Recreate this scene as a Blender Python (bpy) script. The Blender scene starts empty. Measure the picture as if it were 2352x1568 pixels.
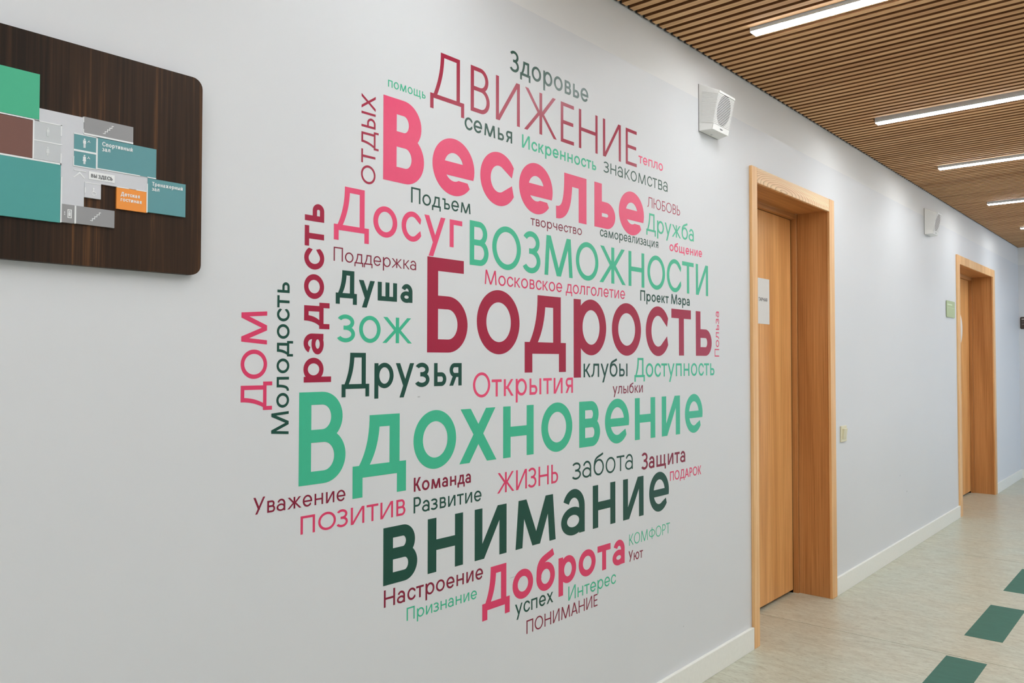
import bpy, bmesh, math, random
from mathutils import Matrix, Vector

# ------------------------------------------------------------------ camera
scn = bpy.context.scene
COL = scn.collection
D_CAM, H_CAM, F_PX = 1.5711, 1.30, 1840.102
YAW, PITCH, ROLL = 0.858683540, 0.0247455547, -9.54231318e-4
cy, sy, cp, sp, cr, sr = (math.cos(YAW), math.sin(YAW), math.cos(PITCH), math.sin(PITCH), math.cos(ROLL), math.sin(ROLL))
fw = Vector((sy*cp, cy*cp, sp)); rt0 = Vector((cy, -sy, 0)); dn0 = fw.cross(rt0)
rt = cr*rt0 + sr*dn0; dn = -sr*rt0 + cr*dn0
cam_d = bpy.data.cameras.new('camera'); cam = bpy.data.objects.new('camera', cam_d); COL.objects.link(cam)
cam_d.sensor_width = 36; cam_d.sensor_fit = 'HORIZONTAL'; cam_d.lens = F_PX/2352*36
cam_d.clip_start = 0.05
M = Matrix(((rt.x, -dn.x, -fw.x, 0), (rt.y, -dn.y, -fw.y, -D_CAM), (rt.z, -dn.z, -fw.z, H_CAM), (0, 0, 0, 1)))
cam.matrix_world = M
scn.camera = cam

# ------------------------------------------------------------------ light, exposure
WALL_ROUGH = .50     # sheen of the washable paint below the frieze
LAMP = 44.5          # strength of the LED diffusers
WINDOW_SKY = 5.0     # daylight outside the window in the right-hand wall
scn.view_settings.view_transform = 'Standard'; scn.view_settings.look = 'None'
scn.view_settings.gamma = 1; scn.view_settings.exposure = 0.0
scn.view_settings.use_curve_mapping = False
wd = bpy.data.worlds.new('daylight'); scn.world = wd; wd.use_nodes = True
bg = wd.node_tree.nodes['Background']; bg.inputs[0].default_value = (0.50, 0.72, 1.0, 1); bg.inputs[1].default_value = WINDOW_SKY

# ------------------------------------------------------------------ helpers
def lin(c):
    f = lambda v: v/12.92 if v <= 0.04045 else ((v+0.055)/1.055)**2.4
    return tuple(f(v/255) for v in c)

def new_mat(name, col=(.8, .8, .8), rough=.5, spec=.5, metal=0.0):
    m = bpy.data.materials.new(name); m.use_nodes = True
    b = m.node_tree.nodes['Principled BSDF']
    b.inputs['Base Color'].default_value = (*col, 1); b.inputs['Roughness'].default_value = rough
    b.inputs['Specular IOR Level'].default_value = spec; b.inputs['Metallic'].default_value = metal
    return m

class NT:
    def __init__(s, m): s.t = m.node_tree; s.b = s.t.nodes['Principled BSDF']
    def n(s, typ, ins=None, **kw):
        nd = s.t.nodes.new(typ)
        for k, v in kw.items(): setattr(nd, k, v)
        for k, v in (ins or {}).items():
            if isinstance(v, bpy.types.NodeSocket): s.t.links.new(v, nd.inputs[k])
            else: nd.inputs[k].default_value = v
        return nd
    def link(s, a, b): s.t.links.new(a, b)
    def ramp(s, fac, stops):
        r = s.n('ShaderNodeValToRGB', {0: fac}); e = r.color_ramp.elements
        while len(e) < len(stops): e.new(.5)
        for el, (p, c) in zip(e, stops): el.position = p; el.color = (*c, 1)
        return r.outputs[0]

def plain(name, rgb, rough=.5, spec=.5, gain=1.0, noise=.04, scale=60, bump=0.0):
    """painted / plastic surface with faint procedural unevenness"""
    c = tuple(min(.95, v*gain) for v in lin(rgb))
    m = new_mat(name, c, rough, spec); g = NT(m)
    tc = g.n('ShaderNodeTexCoord')
    no = g.n('ShaderNodeTexNoise', {'Vector': tc.outputs['Object'], 'Scale': scale, 'Detail': 3.0})
    g.link(g.ramp(no.outputs[0], [(.3, tuple(v*(1-noise) for v in c)), (.7, tuple(min(1, v*(1+noise)) for v in c))]), g.b.inputs['Base Color'])
    if bump:
        bp = g.n('ShaderNodeBump', {'Height': no.outputs[0], 'Strength': bump, 'Distance': .002}); g.link(bp.outputs[0], g.b.inputs['Normal'])
    return m

def wood(name, dark, mid, light, axis='z', fine=90., gain=1.0, rough=.42, rings=None, spec=.4):
    """grain running along one axis of the object; rings=(cx, cz, sx, sz, freq) draws a cathedral figure"""
    m = new_mat(name, (1, 1, 1), rough, spec); g = NT(m)
    d, mi, li = [tuple(min(.95, v*gain) for v in lin(c)) for c in (dark, mid, light)]
    tc = g.n('ShaderNodeTexCoord'); oi = g.n('ShaderNodeObjectInfo')
    sh = g.n('ShaderNodeMath', {0: oi.outputs['Random'], 1: 7.0}, operation='MULTIPLY')
    off = g.n('ShaderNodeCombineXYZ', {0: sh.outputs[0], 1: sh.outputs[0], 2: sh.outputs[0]})
    ad = g.n('ShaderNodeVectorMath', {0: tc.outputs['Object'], 1: off.outputs[0]}, operation='ADD')
    s1 = {'x': (1.2, 1, 1), 'y': (1, 1.2, 1), 'z': (1, 1, 1.2)}[axis]
    k = [fine, fine, fine]; k['xyz'.index(axis)] = 2.2
    mp = g.n('ShaderNodeMapping', {'Vector': ad.outputs[0], 'Scale': tuple(k)})
    n1 = g.n('ShaderNodeTexNoise', {'Vector': mp.outputs[0], 'Scale': 1.0, 'Detail': 5.0, 'Roughness': .65})
    k2 = [9., 9., 9.]; k2['xyz'.index(axis)] = .55
    mp2 = g.n('ShaderNodeMapping', {'Vector': ad.outputs[0], 'Scale': tuple(k2)})
    n2 = g.n('ShaderNodeTexNoise', {'Vector': mp2.outputs[0], 'Scale': 1.0, 'Detail': 3.0, 'Distortion': .4})
    mx = g.n('ShaderNodeMath', {0: n1.outputs[0], 1: n2.outputs[0]}, operation='ADD')
    ml = g.n('ShaderNodeMath', {0: mx.outputs[0], 1: .5}, operation='MULTIPLY')
    c = g.ramp(ml.outputs[0], [(.36, d), (.5, mi), (.64, li)])
    if rings:
        cx, cz, sx, sz, fr = rings
        sp_ = g.n('ShaderNodeSeparateXYZ', {0: tc.outputs['Object']})
        nz = g.n('ShaderNodeTexNoise', {'Vector': tc.outputs['Object'], 'Scale': 14.0, 'Detail': 2.0})
        ax = g.n('ShaderNodeMath', {0: sp_.outputs[0], 1: cx}, operation='SUBTRACT'); ax2 = g.n('ShaderNodeMath', {0: ax.outputs[0], 1: sx}, operation='MULTIPLY')
        az = g.n('ShaderNodeMath', {0: sp_.outputs[2], 1: cz}, operation='SUBTRACT'); az2 = g.n('ShaderNodeMath', {0: az.outputs[0], 1: sz}, operation='MULTIPLY')
        p1 = g.n('ShaderNodeMath', {0: ax2.outputs[0], 1: 2.0}, operation='POWER'); p2 = g.n('ShaderNodeMath', {0: az2.outputs[0], 1: 2.0}, operation='POWER')
        sm = g.n('ShaderNodeMath', {0: p1.outputs[0], 1: p2.outputs[0]}, operation='ADD'); sq = g.n('ShaderNodeMath', {0: sm.outputs[0]}, operation='SQRT')
        wv = g.n('ShaderNodeMath', {0: nz.outputs[0], 1: .045}, operation='MULTIPLY'); s2 = g.n('ShaderNodeMath', {0: sq.outputs[0], 1: wv.outputs[0]}, operation='ADD')
        fa = g.n('ShaderNodeMath', {0: s2.outputs[0], 1: 2.4, 2: 1.0}, operation='MULTIPLY_ADD'); fb_ = g.n('ShaderNodeMath', {0: fa.outputs[0], 1: s2.outputs[0]}, operation='MULTIPLY')
        fm = g.n('ShaderNodeMath', {0: fb_.outputs[0], 1: fr}, operation='MULTIPLY'); si = g.n('ShaderNodeMath', {0: fm.outputs[0]}, operation='FRACT')
        lines = g.ramp(si.outputs[0], [(0.0, (1, 1, 1)), (.60, (.92, .88, .84)), (.86, (.62, .52, .42)), (1.0, (1, 1, 1))])
        mm = g.n('ShaderNodeMix', {0: 1.0, 6: c, 7: lines}, data_type='RGBA', blend_type='MULTIPLY'); c = mm.outputs[2]
    g.link(c, g.b.inputs['Base Color'])
    bp = g.n('ShaderNodeBump', {'Height': n1.outputs[0], 'Strength': .12, 'Distance': .001}); g.link(bp.outputs[0], g.b.inputs['Normal'])
    return m

class MB:
    """collects boxes, prisms and quads into one mesh"""
    def __init__(s): s.v = []; s.f = []
    def box(s, x0, x1, y0, y1, z0, z1):
        n = len(s.v); x0, x1 = sorted((x0, x1)); y0, y1 = sorted((y0, y1)); z0, z1 = sorted((z0, z1))
        s.v += [(x0, y0, z0), (x1, y0, z0), (x1, y1, z0), (x0, y1, z0), (x0, y0, z1), (x1, y0, z1), (x1, y1, z1), (x0, y1, z1)]
        s.f += [tuple(n+i for i in q) for q in ((0, 3, 2, 1), (4, 5, 6, 7), (0, 1, 5, 4), (1, 2, 6, 5), (2, 3, 7, 6), (3, 0, 4, 7))]
        return s
    def hexa(s, p):     # eight corners, ordered like box()
        n = len(s.v); s.v += list(p)
        s.f += [tuple(n+i for i in q) for q in ((0, 3, 2, 1), (4, 5, 6, 7), (0, 1, 5, 4), (1, 2, 6, 5), (2, 3, 7, 6), (3, 0, 4, 7))]
        return s
    def prism(s, pts, y_front, y_back):   # polygon given in (x, z), extruded along y
        if sum(pts[i][0]*pts[(i+1) % len(pts)][1]-pts[(i+1) % len(pts)][0]*pts[i][1] for i in range(len(pts))) < 0: pts = pts[::-1]
        n = len(s.v); k = len(pts)
        s.v += [(x, y_front, z) for x, z in pts] + [(x, y_back, z) for x, z in pts]
        s.f.append(tuple(range(n, n+k)))
        s.f.append(tuple(reversed(range(n+k, n+2*k))))
        for i in range(k):
            j = (i+1) % k; s.f.append((n+j, n+i, n+k+i, n+k+j))
        return s
    def mesh(s, name):
        me = bpy.data.meshes.new(name); me.from_pydata(s.v, [], s.f); me.update(); return me
    def build(s, name, mat, parent=None, bevel=0.0, loc=None):
        if loc: s.v = [(a-loc[0], b-loc[1], c-loc[2]) for a, b, c in s.v]
        o = bpy.data.objects.new(name, s.mesh(name)); COL.objects.link(o); o.data.materials.append(mat)
        if parent:
            o.parent = parent
            if loc: o.location = Vector(loc)-parent.location
        elif loc: o.location = loc
        if bevel:
            b = o.modifiers.new('bevel', 'BEVEL'); b.width = bevel; b.segments = 2; b.limit_method = 'ANGLE'
        return o

def P(mb, name, mat, root, bevel=0.0):
    """part whose coordinates were given in world space, re-based on its root's origin"""
    l = root.location
    p = root.parent
    L = Vector(l)
    while p: L = L+p.location; p = p.parent
    mb.v = [(a-L.x, b-L.y, c-L.z) for a, b, c in mb.v]
    o = bpy.data.objects.new(name, mb.mesh(name)); COL.objects.link(o); o.data.materials.append(mat); o.parent = root
    if bevel:
        b = o.modifiers.new('bevel', 'BEVEL'); b.width = bevel; b.segments = 2; b.limit_method = 'ANGLE'
    return o

def thing(name, label, cat, loc, group=None):
    o = bpy.data.objects.new(name, None); COL.objects.link(o); o.location = loc; o.empty_display_size = .1
    o['label'] = label; o['category'] = cat
    if group: o['group'] = group
    return o

def struct(o, label=None):
    o['kind'] = 'structure'
    if label: o['label'] = label
    return o

def rrect(x0, x1, z0, z1, r, n=6):
    pts = []
    for cx, cz, a in ((x1-r, z1-r, 0), (x0+r, z1-r, 90), (x0+r, z0+r, 180), (x1-r, z0+r, 270)):
        for i in range(n+1):
            t = math.radians(a+90*i/n); pts.append((cx+r*math.cos(t), cz+r*math.sin(t)))
    return pts

# ------------------------------------------------------------------ stroke alphabet (flat shapes as lists of quads in u, v)
def q_rect(x0, y0, x1, y1): return [[(x0, y0), (x1, y0), (x1, y1), (x0, y1)]]
def q_para(xb, yb, xt, yt, w): return [[(xb, yb), (xb+w, yb), (xt+w, yt), (xt, yt)]]
def q_band(a, b): return [[a[i], a[i+1], b[i+1], b[i]] for i in range(len(a)-1)]
def q_ring(cx, cy, rx, ry, w, b, a0=0, a1=360, n=None):
    n = n or max(6, int(abs(a1-a0)/5)); o = []; i_ = []
    for k in range(n+1):
        t = math.radians(a0+(a1-a0)*k/n); o.append((cx+rx*math.cos(t), cy+ry*math.sin(t))); i_.append((cx+(rx-w)*math.cos(t), cy+(ry-b)*math.sin(t)))
    return q_band(o, i_)
def q_term(cx, cy, rx, ry, w, b, aA, aB, h, ymax=1e9):
    """open end of a round stroke: the outer edge stays on the ellipse, the end is cut almost upright"""
    pt = lambda a, p, q: (cx+p*math.cos(math.radians(a)), cy+q*math.sin(math.radians(a)))
    A = pt(aA, rx-w, ry-b); e_ = pt(aB, rx, ry); dy = w*(1.2-1.7*w/h)*(-1 if e_[1] > cy else 1); T = (e_[0]-.2*w, min(ymax, e_[1]+dy))
    o = [pt(aA+(aB-aA)*k/6, rx, ry) for k in range(7)]; i_ = [(A[0]+(T[0]-A[0])*k/6, A[1]+(T[1]-A[1])*k/6) for k in range(7)]
    return q_band(o, i_)
def q_c(W, h, w, b, e):
    c = W*.545; return q_ring(c, h/2, c, h/2+e, w, b, 62, 298)+q_term(c, h/2, c, h/2+e, w, b, 62, 33, h)+q_term(c, h/2, c, h/2+e, w, b, 298, 327, h)
def q_bowl(x0, xr, yb, yt, w, b):
    """right-hand bowl of B, P, soft sign: straight bars that end in half an ellipse"""
    ry = (yt-yb)/2; rx = min(max(w*1.25, ry*1.0), (xr-x0)*.72); cx = xr-rx; c = (yb+yt)/2
    o = [(x0, yt), (cx, yt)]; i_ = [(x0, yt-b), (cx, yt-b)]
    for k in range(1, 26):
        t = math.radians(90-180*k/25); o.append((cx+rx*math.cos(t), c+ry*math.sin(t))); i_.append((cx+(rx-w)*math.cos(t), c+(ry-b)*math.sin(t)))
    o.append((x0, yb)); i_.append((x0, yb+b))
    return q_band(o, i_)
def bez(p, n=12):
    r = []
    for k in range(n+1):
        t = k/n; s = 1-t
        r.append(tuple(s**3*p[0][j]+3*s*s*t*p[1][j]+3*s*t*t*p[2][j]+t**3*p[3][j] for j in (0, 1)))
    return r
def q_hbez(p, w):        # curve thickened sideways: ends are cut level
    c = bez(p); return q_band([(x, y) for x, y in c], [(x+w, y) for x, y in c])
def q_nbez(p, w0, w1=None):
    c = bez(p, 16); w1 = w1 or w0; a = []; b = []
    for i, (x, y) in enumerate(c):
        x2, y2 = c[min(i+1, len(c)-1)]; x1, y1 = c[max(i-1, 0)]
        dx, dy = x2-x1, y2-y1; l = math.hypot(dx, dy) or 1; w = (w0+(w1-w0)*i/(len(c)-1))/2
        a.append((x-dy/l*w, y+dx/l*w)); b.append((x+dy/l*w, y-dx/l*w))
    return q_band(a, b)
def mirror(q, W): return [[(W-x, y) for x, y in p] for p in q]

def glyph(ch, W, h, w, cap):
    """quads of one letter: W overall width, h height of its body, w stem, cap = cap height of the face"""
    b = w*.90; e = cap*.012; U = ch.upper(); low = ch != U; desc = cap*.30; q = []
    if U in 'О': return q_ring(W/2, h/2, W/2, h/2+e, w, b)
    if U == 'С': return q_c(W, h, w, b, e)
    if U == 'Э': return mirror(q_c(W, h, w, b, e), W)+q_rect(W*.3, h/2-b/2, W-w*.5, h/2+b/2)
    if U == 'П': return q_rect(0, 0, w, h)+q_rect(W-w, 0, W, h)+q_rect(w, h-b, W-w, h)
    if U == 'Г': return q_rect(0, 0, w, h)+q_rect(w, h-b, W, h)
    if U == 'Н': return q_rect(0, 0, w, h)+q_rect(W-w, 0, W, h)+q_rect(w, h*.5-b/2, W-w, h*.5+b/2)
    if U in 'ИЙ':
        d = w*1.12
        q = q_rect(0, 0, w, h)+q_rect(W-w, 0, W, h)+q_para(w*.12, 0, W-d-w*.12, h, d)
        if U == 'Й': q += q_ring(W/2, h+cap*.2, W*.26, cap*.13, b*.8, b*.8, 190, 350)
        return q
    if U == 'Т': return q_rect(0, h-b, W, h)+q_rect(W/2-w/2, 0, W/2+w/2, h-b)
    if ch == 'Е': return q_rect(0, 0, w, h)+q_rect(w, 0, W, b)+q_rect(w, h-b, W, h)+q_rect(w, h*.51-b/2, W*.95, h*.51+b/2)
    if ch == 'е':
        y0 = h*.5-b*.62
        ca = lambda y: math.sqrt(max(0, 1-((y-h/2)/(h/2+e))**2))
        a = 0
        return q_ring(W/2, h/2, W/2, h/2+e, w, b, a, 298)+q_term(W/2, h/2, W/2, h/2+e, w, b, 298, 320, h, y0-h*.075)+[[(w*.5, p), (W/2+W/2*ca(p), p), (W/2+W/2*ca(q_), q_), (w*.5, q_)] for p, q_ in ((y0, (y0+h/2)/2), ((y0+h/2)/2, h/2), (h/2, y0+b*.95))]
    if U == 'В':
        m = h*.52
        return q_rect(0, 0, w, h)+q_bowl(w*.9, W*.93, m-b/2, h, w, b)+q_bowl(w*.9, W, 0, m+b/2, w, b)
    if ch == 'Б': return q_rect(0, 0, w, h)+q_rect(w, h-b, W*.9, h)+q_bowl(w*.9, W, 0, h*.60, w, b)
    if ch == 'б':
        r = h/2+e
        return (q_ring(W/2, h/2, W/2, r, w, b)+q_nbez([(w*.55, h*.5), (w*.35, h*1.20), (W*.40, h*1.10), (W*.92, h*1.33)], w, w*.95))
    if U == 'Ь': return q_rect(0, 0, w, h)+q_bowl(w*.9, W, 0, h*.60, w, b)
    if U == 'Ъ': x = W*.24; return q_rect(x, 0, x+w, h)+q_rect(0, h-b, x, h)+q_bowl(x+w*.9, W, 0, h*.60, w, b)
    if U == 'Ы': return q_rect(0, 0, w, h)+q_bowl(w*.9, W*.66, 0, h*.60, w, b)+q_rect(W-w, 0, W, h)
    if ch == 'Р': return q_rect(0, 0, w, h)+q_bowl(w*.9, W, h*.40, h, w, b)
    if ch == 'р': return q_rect(0, -desc, w, h)+q_ring(W/2+w*.12, h/2, W/2-w*.12, h/2+e, w, b)
    if U == 'Я':
        return mirror(q_rect(0, 0, w, h)+q_bowl(w*.9, W*.98, h*.38, h, w, b)+q_para(W-w*1.15, 0, W*.42, h*.42, w*1.15), W)
    if U == 'Ю':
        x = W*.30; return q_rect(0, 0, w, h)+q_rect(w, h*.5-b/2, x+w*.6, h*.5+b/2)+q_ring((W+x)/2, h/2, (W-x)/2, h/2+e, w, b)
    if U == 'Ф': return q_rect(W/2-w/2, -h*.03, W/2+w/2, h*1.03)+q_ring(W/2, h*.5, W/2, h*.36, w, b)
    if U == 'Х': d = w*1.22; return q_para(0, 0, W-d-W*.03, h, d)+q_para(W-d, 0, W*.03, h, d)
    if U == 'Ж':
        d = w*1.2; c = W/2
        k = w*.15
        return (q_rect(c-w/2, 0, c+w/2, h)+q_para(0, 0, c-w*.5-k, h*.56, d)+q_para(W-d, 0, c+w*.5+k-d, h*.56, d)
                + q_para(c-w*.5-k, h*.44, W*.03, h, d)[0:1]+q_para(c+w*.5+k-d, h*.44, W*.97-d, h, d))
    if U == 'К': d = w*1.2; return q_rect(0, 0, w, h)+q_para(w*.75, h*.42, W*.97-d, h, d)+q_para(W-d, 0, w*.95, h*.58, d)
    if U == 'М':
        s = W*.07; d = w*1.18
        return q_para(0, 0, s, h, w)+q_para(W-w, 0, W-s-w, h, w)+q_para(W/2-d/2, 0, s, h, d)+q_para(W/2-d/2, 0, W-s-d, h, d)
    if U == 'А' and not low:
        d = w*1.15; return q_para(0, 0, W/2-d/2, h, d)+q_para(W-d, 0, W/2-d/2, h, d)+q_rect(W*.2, h*.24, W*.8, h*.24+b)
    if ch == 'а':
        return (q_rect(W-w, 0, W, h*.62)+q_ring(W-W*.47, h*.60, W*.47, h*.40+e, w, b, 0, 157)
                + q_ring(W*.5, h*.30, W*.5, h*.30+e, w, b*.92))
    if U == 'З':
        m = h*.525; r1 = (h+e-m+b/2)/2; r2 = (m+b/2+e)/2; c = W*.42
        return (q_ring(c, h+e-r1, W*.95-c, r1, w, b, 150, -92)+q_ring(c, -e+r2, W-c, r2, w, b, 92, -150)
                + q_rect(W*.30, m-b/2, c+.001, m+b/2))
    if ch == 'У':
        d = w*1.15; return q_para(W*.16, 0, W-d, h, d)+q_para(W*.40, h*.27, 0, h, d)
    if ch == 'у':
        d = w*1.12; sl = (W-d-W*.20)/(h+desc); xv = W*.20+sl*(desc+h*.07)
        return q_para(W*.20, -desc, W-d, h, d)+q_para(xv, h*.07, 0, h, d)
    if U == 'Ч': return q_rect(W-w, 0, W, h)+q_rect(0, h*.66, w, h)+q_ring(W*.5, h*.67, W*.5, h*.33, w, b, 180, 262)+q_rect(W*.44, h*.34, W-w, h*.34+b)
    if U in 'ШЩ':
        W2 = W if U == 'Ш' else W-w*.55
        q = q_rect(0, 0, w, h)+q_rect(W2/2-w/2, 0, W2/2+w/2, h)+q_rect(W2-w, 0, W2, h)+q_rect(0, 0, W2, b)
        if U == 'Щ': q += q_rect(W2-w*.1, 0, W, b)+q_rect(W-w*.9, -cap*.19, W, b)
        return q
    if U == 'Ц':
        W2 = W-w*.5; return q_rect(0, 0, w, h)+q_rect(W2-w, 0, W2, h)+q_rect(0, 0, W2, b)+q_rect(W-w*.9, -cap*.19, W, b)+q_rect(W2, 0, W, b)
    if U == 'Л':
        x = W*.26
        return q_rect(x, h-b, W, h)+q_rect(W-w, 0, W, h)+q_nbez([(x+w/2, h), (x+w/2, h*.35), (x+w*.1, b*.45), (0, b*.48)], w, b)
    if U == 'Д':
        x = W*.30; xr = W*.87; f = cap*.225
        return (q_rect(x, h-b, xr, h)+q_rect(xr-w, 0, xr, h)+q_rect(0, 0, W, b)+q_rect(0, -f, w*.92, b)+q_rect(W-w*.92, -f, W, b)
                + q_hbez([(x, h), (x, h*.62), (x-W*.08, h*.36), (W*.09, b*.8)], w))
    return q_rect(0, 0, W, h)

CAPW = {'А': .90, 'Б': .60, 'В': .62, 'Г': .58, 'Д': 1.0, 'Е': .55, 'Ж': 1.27, 'З': .62, 'И': .84, 'Й': .84, 'К': .70, 'Л': .84, 'М': 1.17, 'Н': .84,
        'О': 1.02, 'П': .80, 'Р': .60, 'С': .88, 'Т': .75, 'У': .80, 'Ф': 1.08, 'Х': .84, 'Ь': .58, 'Ю': 1.30, 'Я': .66, 'Ы': .84, 'Ш': 1.2, 'Ц': .86}
LOWW = {'а': .88, 'б': 1.05, 'в': .78, 'г': .66, 'д': 1.12, 'е': 1.0, 'ж': 1.45, 'з': .78, 'и': .93, 'й': .93, 'к': .88, 'л': 1.0, 'м': 1.35, 'н': .93,
        'о': 1.05, 'п': .91, 'р': 1.04, 'с': .90, 'т': .86, 'у': 1.05, 'х': 1.0, 'ц': .98, 'ч': .86, 'ш': 1.36, 'щ': 1.50, 'ъ': 1.0, 'ы': 1.15, 'ь': .76,
        'э': .9, 'ю': 1.42, 'я': .80}
LEFT_OPEN = set('ДТУХЖЗАЛдтухжзлаэ'); RIGHT_OPEN = set('ДТУХЖКГАСдтухжкгс')
ROUND_L = set('ОСЮФосебфЭа'); ROUND_L.discard('Ю'); ROUND_R = set('ОВБРЬЗЮФЪЭовберьзюфъэ')

def advance(text, cap):
    """(letter, x0, x1) at natural widths, first letter at 0"""
    out = []; x = 0.0; prev = None
    for ch in text:
        if ch == ' ': x += cap*.46; prev = None; continue
        low = ch != ch.upper(); wd_ = LOWW[ch]*.71 if low else CAPW[ch]
        if prev is not None:
            r = .03 if prev in RIGHT_OPEN else (.07 if prev in ROUND_R else .115)
            l = .03 if ch in LEFT_OPEN else (.07 if ch in ROUND_L else .115)
            x += cap*(r+l)
        out.append((ch, x, x+wd_*cap)); x += wd_*cap; prev = ch
    return out

def letter_mesh(quads, to3, thick):
    """quads in (u, v) laid on a plane; to3(u, v, d) gives the point d in front of it"""
    v = []; f = []
    for i_q, p in enumerate(quads):      # overlapping strokes get hair-fine steps in depth, so no two faces coincide
        a = sum(p[i][0]*p[(i+1) % 4][1]-p[(i+1) % 4][0]*p[i][1] for i in range(4))
        if abs(a) < 1e-12: continue
        if a < 0: p = p[::-1]
        n = len(v)
        v += [to3(x, y, thick+i_q*1e-6) for x, y in p]+[to3(x, y, .0001) for x, y in p]
        f += [(n, n+1, n+2, n+3)]+[(n+(i+1) % 4, n+i, n+4+i, n+4+(i+1) % 4) for i in range(4)]
    me = bpy.data.meshes.new('letter'); me.from_pydata(v, [], f); me.update(); return me

def print_text(text, x0, x1, z, cap, wt, mat, parent, y, joined='lettering', thick=.0004):
    """small flat print: one mesh for the whole line, on a plane facing -y"""
    L = advance(text, cap); k = (x1-x0)/L[-1][2]; q = []
    for ch, a, b_ in L:
        low = ch != ch.upper()
        for p in glyph(ch, (b_-a)*k, cap*(.71 if low else 1), wt*cap, cap): q.append([(x0+a*k+u, z+v) for u, v in p])
    l = Vector((0, 0, 0)); p_ = parent
    while p_: l = l+p_.location; p_ = p_.parent
    me = letter_mesh(q, lambda u, v, d: (u-l.x, y-d-l.y, v-l.z), thick)
    o = bpy.data.objects.new(joined, me); COL.objects.link(o); me.materials.append(mat); o.parent = parent
    return o

# ------------------------------------------------------------------ materials
LAMP_E = new_mat('led_diffuser', (1, 1, 1), .4); LAMP_E.node_tree.nodes['Principled BSDF'].inputs['Emission Color'].default_value = (.95, .985, 1.0, 1)
LAMP_E.node_tree.nodes['Principled BSDF'].inputs['Emission Strength'].default_value = LAMP

def wall_material():
    m = new_mat('wall_paint', (.8, .8, .8), .4, .5); g = NT(m)
    geo = g.n('ShaderNodeNewGeometry'); sp_ = g.n('ShaderNodeSeparateXYZ', {0: geo.outputs['Position']})
    n1 = g.n('ShaderNodeTexNoise', {'Vector': geo.outputs['Position'], 'Scale': 260.0, 'Detail': 3.0})
    n2 = g.n('ShaderNodeTexNoise', {'Vector': geo.outputs['Position'], 'Scale': 1.6, 'Detail': 3.0})
    wob = g.n('ShaderNodeTexNoise', {'Vector': geo.outputs['Position'], 'Scale': 5.0})
    w2 = g.n('ShaderNodeMath', {0: wob.outputs[0], 1: .004}, operation='MULTIPLY'); zz = g.n('ShaderNodeMath', {0: sp_.outputs[2], 1: w2.outputs[0]}, operation='ADD')
    up = g.n('ShaderNodeMath', {0: zz.outputs[0], 1: 2.392}, operation='GREATER_THAN')
    low_c = g.ramp(n2.outputs[0], [(.3, (.710, .726, .752)), (.7, (.726, .740, .764))])
    col = g.n('ShaderNodeMix', {0: up.outputs[0], 6: low_c, 7: (.80, .80, .80, 1)}, data_type='RGBA')
    c = col.outputs[2]
    # scuffs: (x, z, rx, rz, strength)
    for (x, z, rx, rz, k) in ((1.4436, 1.2061, .006, .0022, .5), (1.823, .656, .014, .0014, .4), (5.85, .528, .012, .006, .3), (6.01, .402, .014, .006, .35), (2.858, .255, .004, .003, .4)):
        dx = g.n('ShaderNodeMath', {0: sp_.outputs[0], 1: x}, operation='SUBTRACT'); dx2 = g.n('ShaderNodeMath', {0: dx.outputs[0], 1: rx}, operation='DIVIDE')
        dz = g.n('ShaderNodeMath', {0: sp_.outputs[2], 1: z}, operation='SUBTRACT'); dz2 = g.n('ShaderNodeMath', {0: dz.outputs[0], 1: rz}, operation='DIVIDE')
        a = g.n('ShaderNodeMath', {0: dx2.outputs[0], 1: dx2.outputs[0]}, operation='MULTIPLY'); bb = g.n('ShaderNodeMath', {0: dz2.outputs[0], 1: dz2.outputs[0]}, operation='MULTIPLY')
        s_ = g.n('ShaderNodeMath', {0: a.outputs[0], 1: bb.outputs[0]}, operation='ADD')
        mr = g.n('ShaderNodeMapRange', {0: s_.outputs[0], 1: 0.3, 2: 1.2, 3: k, 4: 0.0})
        mx = g.n('ShaderNodeMix', {0: mr.outputs[0], 6: c, 7: (.25, .25, .26, 1)}, data_type='RGBA'); c = mx.outputs[2]
    g.link(c, g.b.inputs['Base Color'])
    ro = g.n('ShaderNodeMapRange', {0: up.outputs[0], 3: WALL_ROUGH, 4: .9}); g.link(ro.outputs[0], g.b.inputs['Roughness'])
    so = g.n('ShaderNodeMapRange', {0: up.outputs[0], 3: .5, 4: .15}); g.link(so.outputs[0], g.b.inputs['Specular IOR Level'])
    bp = g.n('ShaderNodeBump', {'Height': n1.outputs[0], 'Strength': .10, 'Distance': .0006}); g.link(bp.outputs[0], g.b.inputs['Normal'])
    return m
WALL_ROUGH = .50     # sheen of the washable paint below the frieze
M_WALL = wall_material()
M_SKIRT = plain('skirting_paint', (240, 240, 234), .35, .5, noise=.02)
M_OAK = wood('oak_veneer', (176, 120, 68), (200, 144, 86), (222, 172, 112), 'z', 250, gain=1.30)
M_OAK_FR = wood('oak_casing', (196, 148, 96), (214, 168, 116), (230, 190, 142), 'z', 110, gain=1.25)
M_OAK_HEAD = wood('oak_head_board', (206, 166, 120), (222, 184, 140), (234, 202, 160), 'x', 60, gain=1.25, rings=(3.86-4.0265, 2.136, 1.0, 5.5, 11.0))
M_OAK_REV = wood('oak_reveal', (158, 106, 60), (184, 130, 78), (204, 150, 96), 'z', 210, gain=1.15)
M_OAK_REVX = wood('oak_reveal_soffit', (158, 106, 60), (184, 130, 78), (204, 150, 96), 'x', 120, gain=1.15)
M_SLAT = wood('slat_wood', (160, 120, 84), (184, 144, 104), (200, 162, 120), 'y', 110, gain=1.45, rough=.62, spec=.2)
M_SLAT_SHADE = wood('slat_side_shade', (116, 76, 44), (136, 92, 58), (150, 104, 68), 'y', 110, gain=1.0, rough=.7, spec=.1)  # darker wood on the side faces paints shade into the slat gaps
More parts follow.
